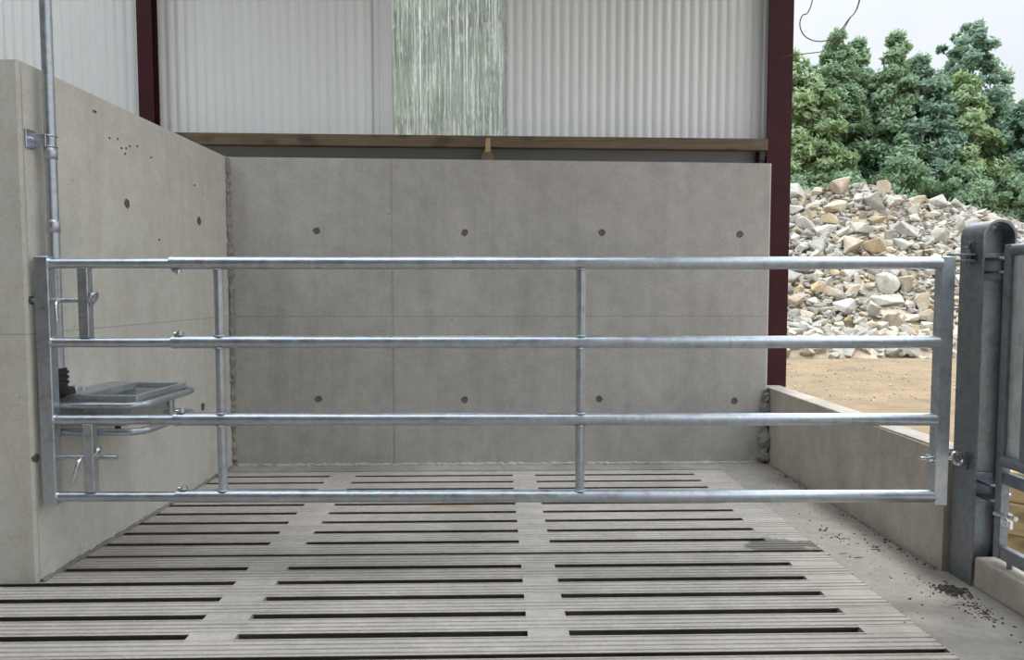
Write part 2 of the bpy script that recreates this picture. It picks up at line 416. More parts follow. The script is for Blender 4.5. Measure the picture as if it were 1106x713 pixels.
# ------------------------------------------------------------------ cladding, clear sheet, roof
def corrugated(x0, x1, y, z0, z1, amp=.012, pitch=.0762, th=.0, seg=10, ph=0., wob=0., sharp=False):
    b = MB(); n = int((x1 - x0) / pitch * seg); cols = []
    for side in ((0, 1) if th else (0,)):
        cs = []
        for i in range(n + 1):
            x = x0 + (x1 - x0) * i / n; a = 2 * PI * x / pitch + ph
            yy = y + amp * ((1 - 2 * abs(math.sin(a / 2)) ** .8) if sharp else math.cos(a))
            if side: yy += th * (1 + wob * math.sin(a * 2.0 + 1.1) + .4 * wob * math.sin(a * 5.3))
            cs.append((b.bm.verts.new((x, yy, z0)), b.bm.verts.new((x, yy, z1))))
        cols.append(cs)
    b.keep = True
    for side, cs in enumerate(cols):
        for p, q in zip(cs[:-1], cs[1:]):
            lp = (p[0], q[0], q[1], p[1]); f = b.bm.faces.new(lp[::-1] if side else lp); f.smooth = True
    if th:
        A, B = [[[b.bm.verts.new(v.co) for v in q] for q in cs] for cs in cols]
        for p, q in ((0, 0), (-1, -1)): b.bm.faces.new((A[p][0], A[p][1], B[q][1], B[q][0]))
        for k in (0, 1):
            for i in range(n): b.bm.faces.new((A[i][k], A[i + 1][k], B[i + 1][k], B[i][k]))
    return b
def clad(name, x0, x1, y, ph=0.):
    o = corrugated(x0, x1, y, 2.50, 5.15, th=.001, ph=ph, sharp=True).done(name, M['clad'])
    return structure(o)
clad('wall_back_cladding_left', -6.0, -.832, 5.953)
clad('wall_back_cladding_middle', .07, 1.10, 5.953)
clad('wall_back_cladding_right', 1.085, 2.212, 5.950)
o = corrugated(-.845, .098, 5.928, 2.50, 5.15, th=.0035, wob=.55, seg=14).done('window_1', M['clear'])
structure(o)
b = MB(); b.box(-.985, -.838, 5.926, 5.932, 2.5, 5.15, .002); b.tube([(-.93, 5.926, 2.5), (-.93, 5.926, 5.15)], .008, 12); structure(b.done('trim_3', M['gloss_white']))
b = MB(); b.box(2.205, 2.235, 5.90, 5.97, 2.5, 5.15, .003); structure(b.done('trim_1', M['clad']))
b = MB(); b.box(-6.0, 2.16, 5.86, 5.88, 2.20, 2.60); b.box(-6.0, 2.16, 5.88, 5.94, 2.585, 2.60)
structure(b.done('trim_2', M['flash']))
b = MB()
prof = []
n = 150; LIGHT_Y0, LIGHT_Y1 = 1.1, 3.7
for i in range(n + 1):
    x = -6.2 + 8.9 * i / n; prof.append((x, 5.22 + .03 * math.cos(i * PI / 2)))
prof += [(x, z + .02) for x, z in prof[::-1]]
ROOF_SL = .08
def roof_part(b, y0, y1, pr):
    b.prism(pr, lambda u, v, e: Vector((u, y1 if e else y0, v + (6.15 - (y1 if e else y0)) * ROOF_SL)))
def clip(x0, x1): return [(x, z) for x, z in ((x0, 5.22), (x1, 5.22), (x1, 5.24), (x0, 5.24))]
roof_part(b, 5.4, 6.15, prof); roof_part(b, LIGHT_Y1, 5.4, [(x, z) for x, z in prof if x > -2.7]); roof_part(b, LIGHT_Y1, 4.0, clip(-6.2, -2.7)); roof_part(b, 4.0, 5.4, clip(-6.2, -5.8)); roof_part(b, -9., LIGHT_Y0, prof)  # unseen gap over the left bay added to brighten the cladding
roof_part(b, LIGHT_Y0, LIGHT_Y1, clip(-6.2, -5.8)); roof_part(b, LIGHT_Y0, LIGHT_Y1, clip(1.0, 2.7))  # main roof gap, out of view, widened to brighten the pen
structure(b.done('ceiling', M['roof']))
b = MB(); b.box(-6.2, 2.65, -9.1, -9., -.1, 6.4); structure(b.done('wall_rear', M['dark']))
b = MB(); b.box(-6.2, -6.1, -9., 6.1, -.1, 6.4); structure(b.done('wall_far_left', M['dark']))

# ------------------------------------------------------------------ steel columns
def steel_column(x, y, w, d, z0, z1, label):
    root = thing('steel_column', (x, y, z0), label, 'column', group=None)
    h = z1 - z0
    b = MB(); b.box(-w / 2, w / 2, -d / 2, -d / 2 + .012, 0, h, .002); b.done('flange', M['red_steel'], root)
    b = MB(); b.box(-w / 2, w / 2, d / 2 - .012, d / 2, 0, h, .002); b.done('flange', M['red_steel'], root)
    b = MB(); b.box(-.004, .004, -d / 2 + .012, d / 2 - .012, 0, h); b.done('web', M['red_steel'], root)
    b = MB(); b.box(-w / 2 - .04, w / 2 + .04, -d / 2 - .01, d / 2 + .04, -.02, 0); b.done('base_plate', M['red_steel'], root)
    return root
steel_column(-2.735, 5.80, .115, .11, .02, 5.15, 'narrow dark red steel column rising behind the left concrete wall')
steel_column(2.300, 5.905, .20, .21, .02, 5.15, 'wide dark red steel column at the right end of the back wall')

# ------------------------------------------------------------------ timber rail and peg
b = MB(); b.box(-2.62, 2.19, 0, .075, 0, .092, .004)
for v in b.bm.verts: v.co.z += -.0042 * (v.co.x + 2.6) + .004 * math.sin(v.co.x * 2)
root = thing('timber_rail', (0, 5.745, 2.538), 'long brown knotty timber rail fixed across the foot of the white cladding', 'timber rail')
b.done('beam', M['timber'], root)
b = MB(); b.box(2.13, 2.17, .03, .115, -.12, 0., .002); b.box(2.13, 2.172, .02, .04, -.10, 0, .002)
b.done('bracket', M['rubber'], root)
pr = thing('wooden_peg', (-.057, 5.70, 2.403), 'short pale wooden peg standing on the back wall under the middle of the timber rail', 'peg')
b = MB(); b.prism([(-.022, .07), (-.016, .175), (.02, .18), (.022, .07)], lambda u, v, e: Vector((u, .0 if e else -.035, v))); b.done('shaft', M['peg'], pr)
b = MB(); b.prism([(-.045, .003), (-.048, .045), (-.028, .07), (.0, .062), (.028, .078), (.046, .05), (.042, .003)], lambda u, v, e: Vector((u, .03 if e else -.055, v))); b.done('wedge', M['timber'], pr)

# ------------------------------------------------------------------ the gate (local: x along the gate, y depth, z up)
YAW = math.atan(18 / 770.)
Z0 = .374
gt = thing('livestock_gate', (-2.148, 3.4005, Z0), 'long four-bar galvanised tube gate closed across the front of the pen', 'gate', -YAW)
UL = 4.292
b = MB(); b.box(0, .066, -.022, .034, 0, 1.18, .004); ls = b.done('end_stile', M['galv'], gt)
b = MB(); b.box(UL - .066, UL, -.022, .034, 0, 1.18, .004); rs_ = b.done('end_stile', M['galv'], gt)
ZR = [1.523 - Z0, 1.152 - Z0, .785 - Z0, .415 - Z0]
for i, z in enumerate(ZR):
    b = MB(); b.tube([(.645, 0, z), (UL - .06, 0, z)], .030, 24)
    b.tube([(.630, 0, z), (.652, 0, z)], .031, 24)
    rail = b.done('rail', M['galv'], gt)
    rr = random.Random(i)
    for u in (.851, 2.55):                                # weld beads where the uprights meet the rail
        for s_ in ((1, -1) if 0 < i < 3 else ((-1,) if i == 0 else (1,))):
            b = MB(); b.tube([(u + .024 * math.cos(a), .024 * math.sin(a), z + s_ * (.0285 + .0015 * rr.random())) for a in [k * 2 * PI / 14 for k in range(14)]], .004, 6, closed=True)
            b.done('weld', M['galv'], rail)
    b = MB(); b.tube([(.060, 0, z - .002), (.70, 0, z - .002)], .0235, 20)
    b.tube([(.064, 0, z - .002), (.074, 0, z - .002)], [.029, .0238], 16)
    b.done('telescopic_tube', M['galv'], gt)
    s_ = -1 if i == 0 else 1
    b = MB(); zc = z + s_ * .030
    b.tube([(.665, -.004, zc), (.665, -.004, zc + s_ * .026)], .007, 10)
    b.hexnut((.665, -.004, zc + s_ * .010), (0, 0, 1), .017, .012); b.hexnut((.647, -.006, zc + s_ * .006), (1, 0, 0), .013, .010)
    b.done('clamp_bolt', M['zinc'], gt)
for u in (.851, 2.55):
    b = MB(); b.tube([(u, 0, ZR[3] + .028), (u, 0, ZR[0] - .028)], .0215, 20); b.done('upright', M['galv'], gt)
for z0, z1 in ((ZR[1] + .02, ZR[0] - .02), (ZR[3] + .02, ZR[2] - .02)):
    b = MB(); b.box(.199, .247, -.020, .026, z0, z1, .003); b.done('bolt_upright', M['galv'], gt)
# upper slide bolt, shot into the wall
zb = 1.348 - Z0
b = MB(); b.tube([(-.045, 0, zb), (.272, 0, zb)], .0115, 14); sb = b.done('slide_bolt', M['galv'], gt)
b = MB(); b.bend([(.105, -.012, zb - .002), (.108, -.04, zb - .02), (.112, -.04, zb - .098)], .02, .0085, 12); b.done('bolt_handle', M['zinc'], sb)
b = MB(); b.tube([(.262 + .012 * math.cos(a), .0 + .026 * math.sin(a), zb + .012 + .024 * math.cos(a)) for a in [k * 2 * PI / 20 for k in range(20)]], .007, 10, closed=True)
b.box(.247, .256, -.012, .02, zb - .022, zb + .04, .002); b.done('bolt_keeper', M['galv'], gt)
# lower slide bolt, drawn back
zb = .603 - Z0
b = MB(); b.tube([(.05, 0, zb), (.352, 0, zb)], .0115, 14); sb = b.done('slide_bolt', M['galv'], gt)
b = MB(); b.bend([(.188, -.008, zb - .002), (.186, -.04, zb - .018), (.165, -.045, zb - .105)], .02, .009, 12); b.done('bolt_handle', M['zinc'], sb)
b = MB(); b.tube([(.258 + .012 * math.cos(a), .022 * math.sin(a), zb + .02 + .022 * math.cos(a)) for a in [k * 2 * PI / 20 for k in range(20)]], .007, 10, closed=True)
b.hexnut((.266, 0, zb + .038), (1, 0, .3), .014, .014); b.done('bolt_keeper', M['zinc'], gt)
# hinges on the right stile
zt = 1.172 - .012
b = MB()
for dz in (0., .028): b.box(UL - .02, UL + .094, -.02, .02, zt - .006 + dz, zt + .004 + dz, .002)
b.tube([(UL + .07, 0, zt - .03), (UL + .07, 0, zt + .05)], .010, 12)
b.done('hinge_strap', M['galv_dull'], gt)
ze = .595 - Z0
b = MB(); b.tube([(UL - .125, 0, ze), (UL + .03, 0, ze)], .010, 14)
b.hexnut((UL - .085, 0, ze), (1, 0, 0), .023, .020); b.hexnut((UL - .070, 0, ze), (1, 0, 0), .027, .005)
b.tube([(UL + .052 + .024 * math.cos(a), .012 * math.sin(a), ze + .024 * math.sin(a)) for a in [k * 2 * PI / 20 for k in range(20)]], .009, 10, closed=True)
b.done('eye_bolt', M['zinc'], gt)

# ------------------------------------------------------------------ gate post (H-section with an arched cap)
PX0, PX1, PY0, PY1, PH = 2.24, 2.40, 3.24, 3.40, 1.64
po = thing('gate_post', (2.32, 3.32, 0), 'stout galvanised steel post with a rounded top between the two gates', 'gate post')
sh = (2.32, 3.32, 0)
for x0, x1 in ((PX0, PX0 + .012), (PX1 - .012, PX1)):
    b = MB(); b.box(x0, x1, PY0, PY1, 0, PH + .003, .002); b.done('flange', M['galv_dull'], po, sh)
b = MB(); n = 16; A = []; Rr = (PX1 - PX0) / 2; xc = (PX0 + PX1) / 2
loop = [(xc + Rr * math.cos(PI * k / n), PH + Rr * math.sin(PI * k / n)) for k in range(n + 1)]
loop += [(xc + (Rr - .011) * math.cos(PI * k / n), PH + (Rr - .011) * math.sin(PI * k / n)) for k in range(n, -1, -1)]
vs = []
for y in (PY0, PY1): vs.append([b.bm.verts.new((u, y, v)) for u, v in loop])
m2 = len(loop)
for k in range(m2): b.bm.faces.new((vs[0][k], vs[0][(k + 1) % m2], vs[1][(k + 1) % m2], vs[1][k]))
for V in vs:
    for k in range(n): b.bm.faces.new((V[k], V[k + 1], V[m2 - 2 - k], V[m2 - 1 - k]))
b.done('arched_cap', M['galv_dull'], po, sh)
b = MB()                                                    # web with a round lifting hole under the cap
b.box(PX0 + .012, PX1 - .012, 3.314, 3.326, 0, PH - .03)
hc = (2.343, 1.684); hr = .0165; nn = 28; ring_o = []; ring_i = []
for k in range(nn):
    a = 2 * PI * k / nn; d = Vector((math.cos(a), math.sin(a)))
    t = 0
    while True:
        p = Vector(hc) + d * t
        inside = (PX0 + .012 <= p.x <= PX1 - .012) and p.y >= PH - .03 and (p.y <= PH or (p.x - xc) ** 2 + (p.y - PH) ** 2 <= (Rr - .011) ** 2)
        if not inside: break
        t += .001
    ring_o.append(tuple(p)); ring_i.append((hc[0] + hr * d.x, hc[1] + hr * d.y))
layers = []
for y in (3.314, 3.326):
    layers.append(([b.bm.verts.new((u, y, v)) for u, v in ring_o], [b.bm.verts.new((u, y, v)) for u, v in ring_i]))
for O_, I_ in layers:
    for k in range(nn): b.bm.faces.new((O_[k], O_[(k + 1) % nn], I_[(k + 1) % nn], I_[k]))
for w_ in (0, 1):
    A, B = layers[0][w_], layers[1][w_]
    for k in range(nn): b.bm.faces.new((A[k], A[(k + 1) % nn], B[(k + 1) % nn], B[k]))
b.done('web', M['galv_dull'], po, sh)
b = MB()                                                    # oval hinge plate on the left face
ov = [(3.318 + .026 * math.cos(a), 1.575 + .035 * (1 if math.sin(a) > 0 else -1) + .026 * math.sin(a)) for a in [(k + .5) * 2 * PI / 24 for k in range(24)]]
b.prism(ov, lambda u, v, e: Vector((PX0 - (.007 if e else 0), u, v)))
for dz in (.038, -.038): b.hexnut((PX0 - .012, 3.318, 1.575 + dz), (1, 0, 0), .013, .012)
b.box(PX0 - .03, PX0 - .006, 3.306, 3.330, 1.545, 1.60, .003)
b.done('hinge_plate', M['galv_dull'], po, sh)
b = MB()                                                    # small eye plate for the lower hinge
ov = [(3.30 + .02 * math.cos(a), .585 + .045 * math.sin(a)) for a in [k * 2 * PI / 20 for k in range(20)]]
b.prism(ov, lambda u, v, e: Vector((PX0 - (.007 if e else 0), u, v)))
b.tube([(PX0 - .03, 3.30, .555), (PX0 - .03, 3.30, .625)], .010, 12)
b.box(PX0 - .035, PX0 - .004, 3.288, 3.312, .563, .575, .002)
b.done('hinge_plate', M['galv_dull'], po, sh)
def web_bracket(zc, hgt):
    b = MB()
    b.box(2.278, 2.372, 3.298, 3.314, zc - hgt / 2, zc + hgt / 2, .003)
    for s_ in (1, -1): b.box(2.290, 2.372, 3.20, 3.302, zc + s_ * hgt * .24 - .006, zc + s_ * hgt * .24 + .006, .002)
    br = b.done('hinge_bracket', M['galv_dull'], po, sh)
    b = MB(); b.tube([(2.345, 3.225, zc - hgt * .48), (2.345, 3.225, zc + hgt * .42)], .010, 12)
    b.hexnut((2.345, 3.225, zc + hgt * .36), (0, 0, 1), .021, .02); b.hexnut((2.345, 3.225, zc - hgt * .40), (0, 0, 1), .021, .02)
    b.tube([(2.345 + .026 * math.cos(a), 3.195 + .026 * math.sin(a), zc) for a in [k * 2 * PI / 18 for k in range(18)]], .009, 10, closed=True)
    b.done('hinge_bolt', M['zinc'], br, sh)
web_bracket(1.51, .13); web_bracket(.455, .145)

# ------------------------------------------------------------------ sheeted gate on the right, swung towards the viewer
GX = 2.285
sg = thing('sheeted_gate', (GX, 3.155, .146), 'galvanised sheeted gate standing on the low curb at the right edge', 'gate')
sh = (GX, 3.155, .146)
b = MB(); b.box(GX, GX + .042, 3.125, 3.165, .175, 1.60, .003); b.done('hinge_stile', M['galv_dull'], sg, sh)
b = MB(); b.box(GX, GX + .042, 1.30, 1.34, .175, 1.60, .003); b.done('end_stile', M['galv_dull'], sg, sh)
b = MB(); b.tube([(GX + .021, 1.33, 1.575), (GX + .021, 3.13, 1.575)], .026, 18); b.done('top_rail', M['galv_dull'], sg, sh)
b = MB(); b.tube([(GX + .013, 1.33, .625), (GX + .013, 3.128, .625)], .027, 18); b.done('middle_rail', M['galv_dull'], sg, sh)
b = MB(); b.box(GX + .006, GX + .036, 1.33, 3.126, .52, .575, .003); b.done('lower_rail', M['galv_dull'], sg, sh)
b = MB(); b.box(GX + .004, GX + .04, 1.33, 3.126, .175, .235, .003); b.done('bottom_rail', M['galv_dull'], sg, sh)
b = MB(); b.box(GX + .018, GX + .022, 1.34, 3.126, .60, 1.56)
b.done('infill_sheet', M['galv_sheet'], sg, sh)
for y in (3.0, 2.4, 1.8):
    b = MB(); b.box(GX - .006, GX + .018, y - .02, y + .018, .64, 1.555, .003); b.done('upright', M['galv_dull'], sg, sh)
b = MB(); b.box(GX - .012, GX + .01, 3.05, 3.105, .335, .40, .004); b.tube([(GX - .02, 3.0, .40), (GX - .02, 3.13, .385)], .011, 12); b.hexnut((GX - .02, 3.045, .395), (0, 1, 0), .02, .018)
b.done('latch', M['zinc'], sg, sh)
b = MB(); b.tube([(GX + .02, 3.08, .146), (GX + .02, 3.08, .177)], .012, 10); b.done('foot', M['galv_dull'], sg, sh); b = MB(); b.tube([(GX + .02, 1.4, .146), (GX + .02, 1.4, .177)], .012, 10); b.done('foot', M['galv_dull'], sg, sh)

# ------------------------------------------------------------------ timber boards behind the sheeted gate
def board(z, dz, dx, label):
    o = thing('timber_board', (2.62 + dx, 3.62, z), label, 'timber board', -.75, 'timber boards behind the sheeted gate')
    b = MB(); b.box(-.10, 1.5, 0, .20, 0, dz, .006); b.done('board', M['timber_pale'], o)
board(-.02, .15, 0, 'lowest pale timber board lying outside behind the sheeted gate')
board(.131, .16, -.02, 'middle pale timber board stacked outside behind the sheeted gate')
board(.292, .16, .03, 'topmost pale timber board stacked outside behind the sheeted gate')

# ------------------------------------------------------------------ water pipe on the left wall
wpx, wpy = -2.112, 3.482
pp = thing('water_pipe', (wpx, wpy, .93), 'tall galvanised water pipe clipped upright to the left wall behind the gate end', 'pipe')
b = MB(); b.tube([(0, 0, .02), (0, 0, 4.35)], .0255, 22); b.done('tube', M['galv'], pp)
for z in (2.045, 1.70):
    b = MB(); b.tube([(0, 0, z - .93 - .03), (0, 0, z - .93 - .028), (0, 0, z - .93 + .028), (0, 0, z - .93 + .03)], [.0255, .029, .029, .0255], 22); b.done('collar', M['galv'], pp)
b = MB(); zc = 2.10 - .93; X = wx(3.43) - wpx
b.box(X, X + .008, -.088, -.022, zc - .045, zc + .045, .003); b.box(X + .004, .0, -.036, -.030, zc - .03, zc + .03, .002)
b.tube([(.029 * math.cos(a), .029 * math.sin(a), zc - .025) for a in [PI * .5 + k * PI * 2 / 20 for k in range(20)]] , .004, 6, closed=True)
b.tube([(.029 * math.cos(a), .029 * math.sin(a), zc + .025) for a in [PI * .5 + k * PI * 2 / 20 for k in range(20)]] , .004, 6, closed=True)
br = b.done('pipe_clip', M['galv'], pp)
b = MB(); b.hexnut((X + .012, -.056, zc), (1, 0, 0), .014, .014); b.tube([(X, -.056, zc), (X + .024, -.056, zc)], .007, 10); b.done('bolt', M['zinc'], br)
b = MB(); b.tube([(0, 0, .09), (0, 0, .0), (.0, .03, -.03), (.015, .075, -.035)], [.036, .036, .033, .026], 16)
for z in (.02, .045, .07): b.tube([(0, 0, z - .006), (0, 0, z + .006)], .043, 12)
b.done('hose_fitting', M['rubber'], pp)

# ------------------------------------------------------------------ drinking trough on the left wall
tr = thing('drinking_trough', (wx(3.75), 3.75, .70), 'galvanised animal drinking trough with tubular guard bars on the left wall', 'water trough', -math.atan(KW))
ZT = .885 - .70; y0, y1, xo, xi = -.25, .26, .43, .16
b = MB(); t = .004
def ring_wall(b, lo, hi):
    (a0, a1, b0, b1, za), (c0, c1, d0, d1, zc_) = lo, hi
    A = [b.bm.verts.new(p) for p in ((a0, b0, za), (a1, b0, za), (a1, b1, za), (a0, b1, za))]
    B = [b.bm.verts.new(p) for p in ((c0, d0, zc_), (c1, d0, zc_), (c1, d1, zc_), (c0, d1, zc_))]
    for k in range(4): b.bm.faces.new((A[k], A[(k + 1) % 4], B[(k + 1) % 4], B[k]))
    return A, B
A, B = ring_wall(b, (.004, xo - .10, y0 + .07, y1 - .07, .02), (.004, xo - .02, y0 + .02, y1 - .02, ZT - .03))
b.bm.faces.new(A[::-1])
A2, B2 = ring_wall(b, (xi, xo - .11, y0 + .08, y1 - .08, .03), (xi, xo - .028, y0 + .028, y1 - .028, ZT - .03))
b.bm.faces.new(A2)
b.done('bowl', M['galv_trough'], tr)
b = MB()
b.box(.002, xo, y0, y0 + .02, ZT - .032, ZT, .003); b.box(.002, xo, y1 - .02, y1, ZT - .032, ZT, .003)
b.box(xo - .022, xo, y0 + .018, y1 - .018, ZT - .032, ZT - .001, .003)
b.done('rim', M['galv_trough'], tr)
b = MB(); b.box(.003, xi, y0 + .015, y1 - .015, ZT - .012, ZT + .002, .002); b.box(xi - .004, xi, y0 + .02, y1 - .02, ZT - .09, ZT - .01)
cv = b.done('float_cover', M['galv_trough'], tr)
b = MB()
for x, y in ((.05, y0 + .12), (.06, y0 + .17)): b.hexnut((x, y, ZT + .010), (.2, 0, 1), .016, .018)
b.tube([(.05, y0 + .12, ZT), (.05, y0 + .12, ZT + .034)], .007, 10); b.done('cover_bolt', M['zinc'], cv)
for z, s_ in ((.841 - .70, 0), (.713 - .70, -.004)):
    b = MB(); b.bend([(-.005, y0 - .045, z), (.475 + s_, y0 - .045, z), (.475 + s_, y1 + .03, z), (-.005, y1 + .03, z)], .10, .0175, 16, 8); b.done('guard_bar', M['galv'], tr)
b = MB(); b.tube([(.473, -.01, .713 - .70), (.473, -.01, .841 - .70)], .014, 14); b.tube([(.473, .03, .713 - .70), (.473, .03, .841 - .70)], .006, 8); b.done('guard_strut', M['galv_trough'], tr)
b = MB(); b.tube([(.20, -.02, .02), (.20, -.02, -.028)], [.02, .013], 12); b.done('drain_plug', M['rubber'], tr)

# ------------------------------------------------------------------ dirt and straw bits at the post foot
b = MB(); rr = random.Random(21)
def flakes(n, cx, cy, sx, sy, big=1.):
    for _ in range(n):
        x = rr.gauss(cx, sx); y = rr.gauss(cy, sy)
        if x > 2.195: continue
        straw = rr.random() < .07
        l = rr.uniform(.02, .04) if straw else rr.uniform(.003, .011) * big
        w = .0015 if straw else l * rr.uniform(.35, .9); a = rr.uniform(-.4, .9) if straw else rr.uniform(0, PI); h = rr.uniform(.001, .004) if straw else l * rr.uniform(.2, .7)
        c, s_ = math.cos(a), math.sin(a); k = 6
        P = [(x + c * l * math.cos(t) * q - s_ * w * math.sin(t) * q, y + s_ * l * math.cos(t) * q + c * w * math.sin(t) * q) for t, q in [(2 * PI * i / k, rr.uniform(.6, 1.1)) for i in range(k)]]
        lo = [b.bm.verts.new((u, v, -.001)) for u, v in P]; hi = [b.bm.verts.new((x + (u - x) * .55, y + (v - y) * .55, h)) for u, v in P]
        for i in range(k): b.bm.faces.new((lo[i], lo[(i + 1) % k], hi[(i + 1) % k], hi[i]))
        b.bm.faces.new(hi)
flakes(230, 2.12, 3.19, .035, .03, 1.2); flakes(110, 2.11, 3.03, .04, .09); flakes(90, 2.0, 3.4, .15, .35, .8)
for cx, cy in ((2.16, 5.21), (2.17, 4.9), (2.175, 4.3), (2.18, 3.9), (2.18, 3.7), (1.9, 4.0), (2.05, 3.75), (1.95, 3.9)): flakes(14, cx, cy, .02, .04)
for k in range(60): flakes(3, 2.195, 3.45 + 2.1 * k / 60, .008, .02)
flakes(60, 2.0, 4.4, .12, .7, .8)
o = b.done('dirt_scatter', M['straw'])
tag(o, 'dark bits of dirt and straw scattered along the foot of the curb wall', 'dirt', kind='stuff')

# ------------------------------------------------------------------ loose cable hanging from the eave
cb = thing('hanging_cable', (2.45, 5.30, 3.14), 'thin dark cable looping down against the sky beside the red column', 'cable')
def smooth_path(P, n=6):
    P = [Vector(p) for p in P]; out = []
    for i in range(len(P) - 1):
        p0 = P[max(0, i - 1)]; p1 = P[i]; p2 = P[i + 1]; p3 = P[min(len(P) - 1, i + 2)]
        for k in range(n):
            t = k / n
            out.append(.5 * ((2 * p1) + (p2 - p0) * t + (2 * p0 - 5 * p1 + 4 * p2 - p3) * t * t + (3 * p1 - p0 - 3 * p2 + p3) * t ** 3))
    out.append(P[-1]); return out
yy = 5.30
path = [(2.55, yy, 5.35), (2.46, yy, 4.4), (2.33, yy, 3.53), (2.25, yy, 3.40), (2.24, yy, 3.32), (2.285, yy, 3.25), (2.38, yy, 3.22), (2.49, yy, 3.25), (2.59, yy, 3.37), (2.68, yy, 3.55), (2.76, yy, 4.3), (2.75, yy, 5.35)]
b = MB(); b.tube(smooth_path(path), .0042, 8); b.done('loop', M['wire'], cb, (2.45, 5.30, 3.14))
path = [(2.28, 5.78, 3.24), (2.24, 5.5, 3.18), (2.32, yy, 3.135), (2.42, yy, 3.155), (2.52, yy + .01, 3.24), (2.605, yy + .01, 3.38), (2.69, yy + .01, 3.56), (2.77, yy + .01, 4.3), (2.765, yy + .01, 5.35)]
b = MB(); b.tube(smooth_path(path), .0035, 8); b.done('loop', M['wire'], cb, (2.45, 5.30, 3.14))

# ------------------------------------------------------------------ outside: ground, rubble heap, trees
def interp(x, xs, ys):
    if x <= xs[0]: return ys[0]
    for i in range(1, len(xs)):
        if x <= xs[i]:
            t = (x - xs[i - 1]) / (xs[i] - xs[i - 1]); return ys[i - 1] + (ys[i] - ys[i - 1]) * t
    return ys[-1]
def crest(X): return interp(X, [1, 4, 7, 9.06, 10.3, 10.7, 11.7, 12.9, 14.4, 16.3, 19, 23], [.0, 1.9, 3.9, 4.25, 4.5, 4.62, 4.55, 4.15, 4.0, 3.5, 2.4, .0])
def hz(X, Y):
    c = crest(X); k = min(1, c / 2)
    return interp(Y, [14.75, 15.1, 16.5, 22, 23.5, 29], [-.1, .33 * k, .58 * k, c, c * .97, -.1])
b = MB()
b.bm.faces.new([b.bm.verts.new(p) for p in ((2.66, -30, -.05), (90, -30, -.05), (90, 6.06, -.05), (2.66, 6.06, -.05))])
b.bm.faces.new([b.bm.verts.new(p) for p in ((-70, 6.06, -.05), (90, 6.06, -.05), (90, 90, -.05), (-70, 90, -.05))])
b.bm.faces.new([b.bm.verts.new(p) for p in ((-70, -60, -.05), (2.66, -60, -.05), (2.66, -9.2, -.05), (-70, -9.2, -.05))])
structure(b.done('ground', M['ground']))
b = MB(); b.box(2.66, 3.5, -2, 7.2, -.2, .0, .01); structure(b.done('floor_apron', M['apron']))
b = MB(); nx, ny = 110, 70; G = []
for i in range(nx + 1):
    row = []
    for j in range(ny + 1):
        X = 1 + 22 * i / nx; Y = 14.6 + 14.4 * j / ny
        z = hz(X, Y) - .12 + .16 * noise.noise((X * .9, Y * .9, 0)) + .10 * noise.noise((X * 3, Y * 3, 2)) + .05 * noise.noise((X * 7, Y * 7, 4))
        row.append(b.bm.verts.new((X, Y + .25 * noise.noise((X * 1.1, 0, 7)), max(z, -.15))))
    G.append(row)
for i in range(nx):
    for j in range(ny): b.bm.faces.new((G[i][j], G[i + 1][j], G[i + 1][j + 1], G[i][j + 1]))
o = b.done('rubble_mound', M['subsoil']); tag(o, 'sandy earth mound underneath the loose stones of the heap', 'mound', kind='stuff')

def rock_mesh(seed, sx, sy, sz, n=15, cut=.8):
    rr = random.Random(seed); bm = bmesh.new()
    for _ in range(n):
        v = Vector((rr.uniform(-1, 1), rr.uniform(-1, 1), rr.uniform(-1, 1)))
        m_ = max(abs(v.x), abs(v.y), abs(v.z)); v = v / m_ * rr.uniform(.82, 1)
        l = v.length
        if l > 1.3: v *= 1.3 / l
        bm.verts.new((v.x * sx / 2, v.y * sy / 2, v.z * sz / 2))
    r = bmesh.ops.convex_hull(bm, input=bm.verts)
    bmesh.ops.delete(bm, geom=list({g for g in r['geom_interior'] if isinstance(g, bmesh.types.BMVert)}), context='VERTS')
    bmesh.ops.bevel(bm, geom=list(bm.edges), offset=.035 * min(sx, sy, sz), segments=1, affect='EDGES')
    bmesh.ops.recalc_face_normals(bm, faces=bm.faces)
    me = bpy.data.meshes.new('rock'); bm.to_mesh(me); bm.free(); return me
taken = []
def special(seed, loc, w, d, h, mat, label, rot=(0, 0, 0), n=15):
    me = rock_mesh(seed, w, d, h, n); me.materials.append(M[mat])
    o = bpy.data.objects.new('rock', me); COL.objects.link(o); o.location = loc; o.rotation_euler = rot
    tag(o, label, 'rock', 'rocks of the rubble heap'); taken.append((loc[0], loc[1], max(w, d) * .55)); return o
special(11, (10.62, 21.85, 4.55), .92, .7, .56, 'rock_tan', 'large tan boulder on the crest at the left of the rubble heap', (.1, -.25, .2), 16)
special(12, (11.54, 19.85, 3.08), 1.0, .6, .46, 'rock_grey', 'broad grey pointed slab right of middle in the upper rubble heap', (.2, .15, .1), 11)
special(13, (9.85, 17.70, 1.53), .66, .5, .62, 'rock_pale', 'large pale square-faced block in the lower middle of the rubble heap', (.05, .1, .3), 20)
special(14, (10.30, 19.15, 2.56), .62, .5, .50, 'rock_ochre', 'ochre block in the middle of the heap above the top gate bar', (.1, .1, .6), 14)
special(15, (8.03, 17.75, 1.47), .46, .4, .36, 'rock_ochre', 'ochre block at the left of the heap below the top gate bar', (0, .1, .25), 14)
special(16, (10.28, 17.65, 1.52), .36, .4, .52, 'rock_tan', 'tan upright stone touching the right side of the pale square block', (.1, -.15, .2), 13)
special(17, (9.25, 16.50, .66), .60, .45, .42, 'rock_tan', 'brownish tan wedge stone at the foot of the heap', (.2, .35, .5), 10)
special(18, (9.07, 16.85, .90), .36, .4, .46, 'rock_grey', 'dark grey upright wedge at the foot of the heap', (.2, -.4, .9), 9)
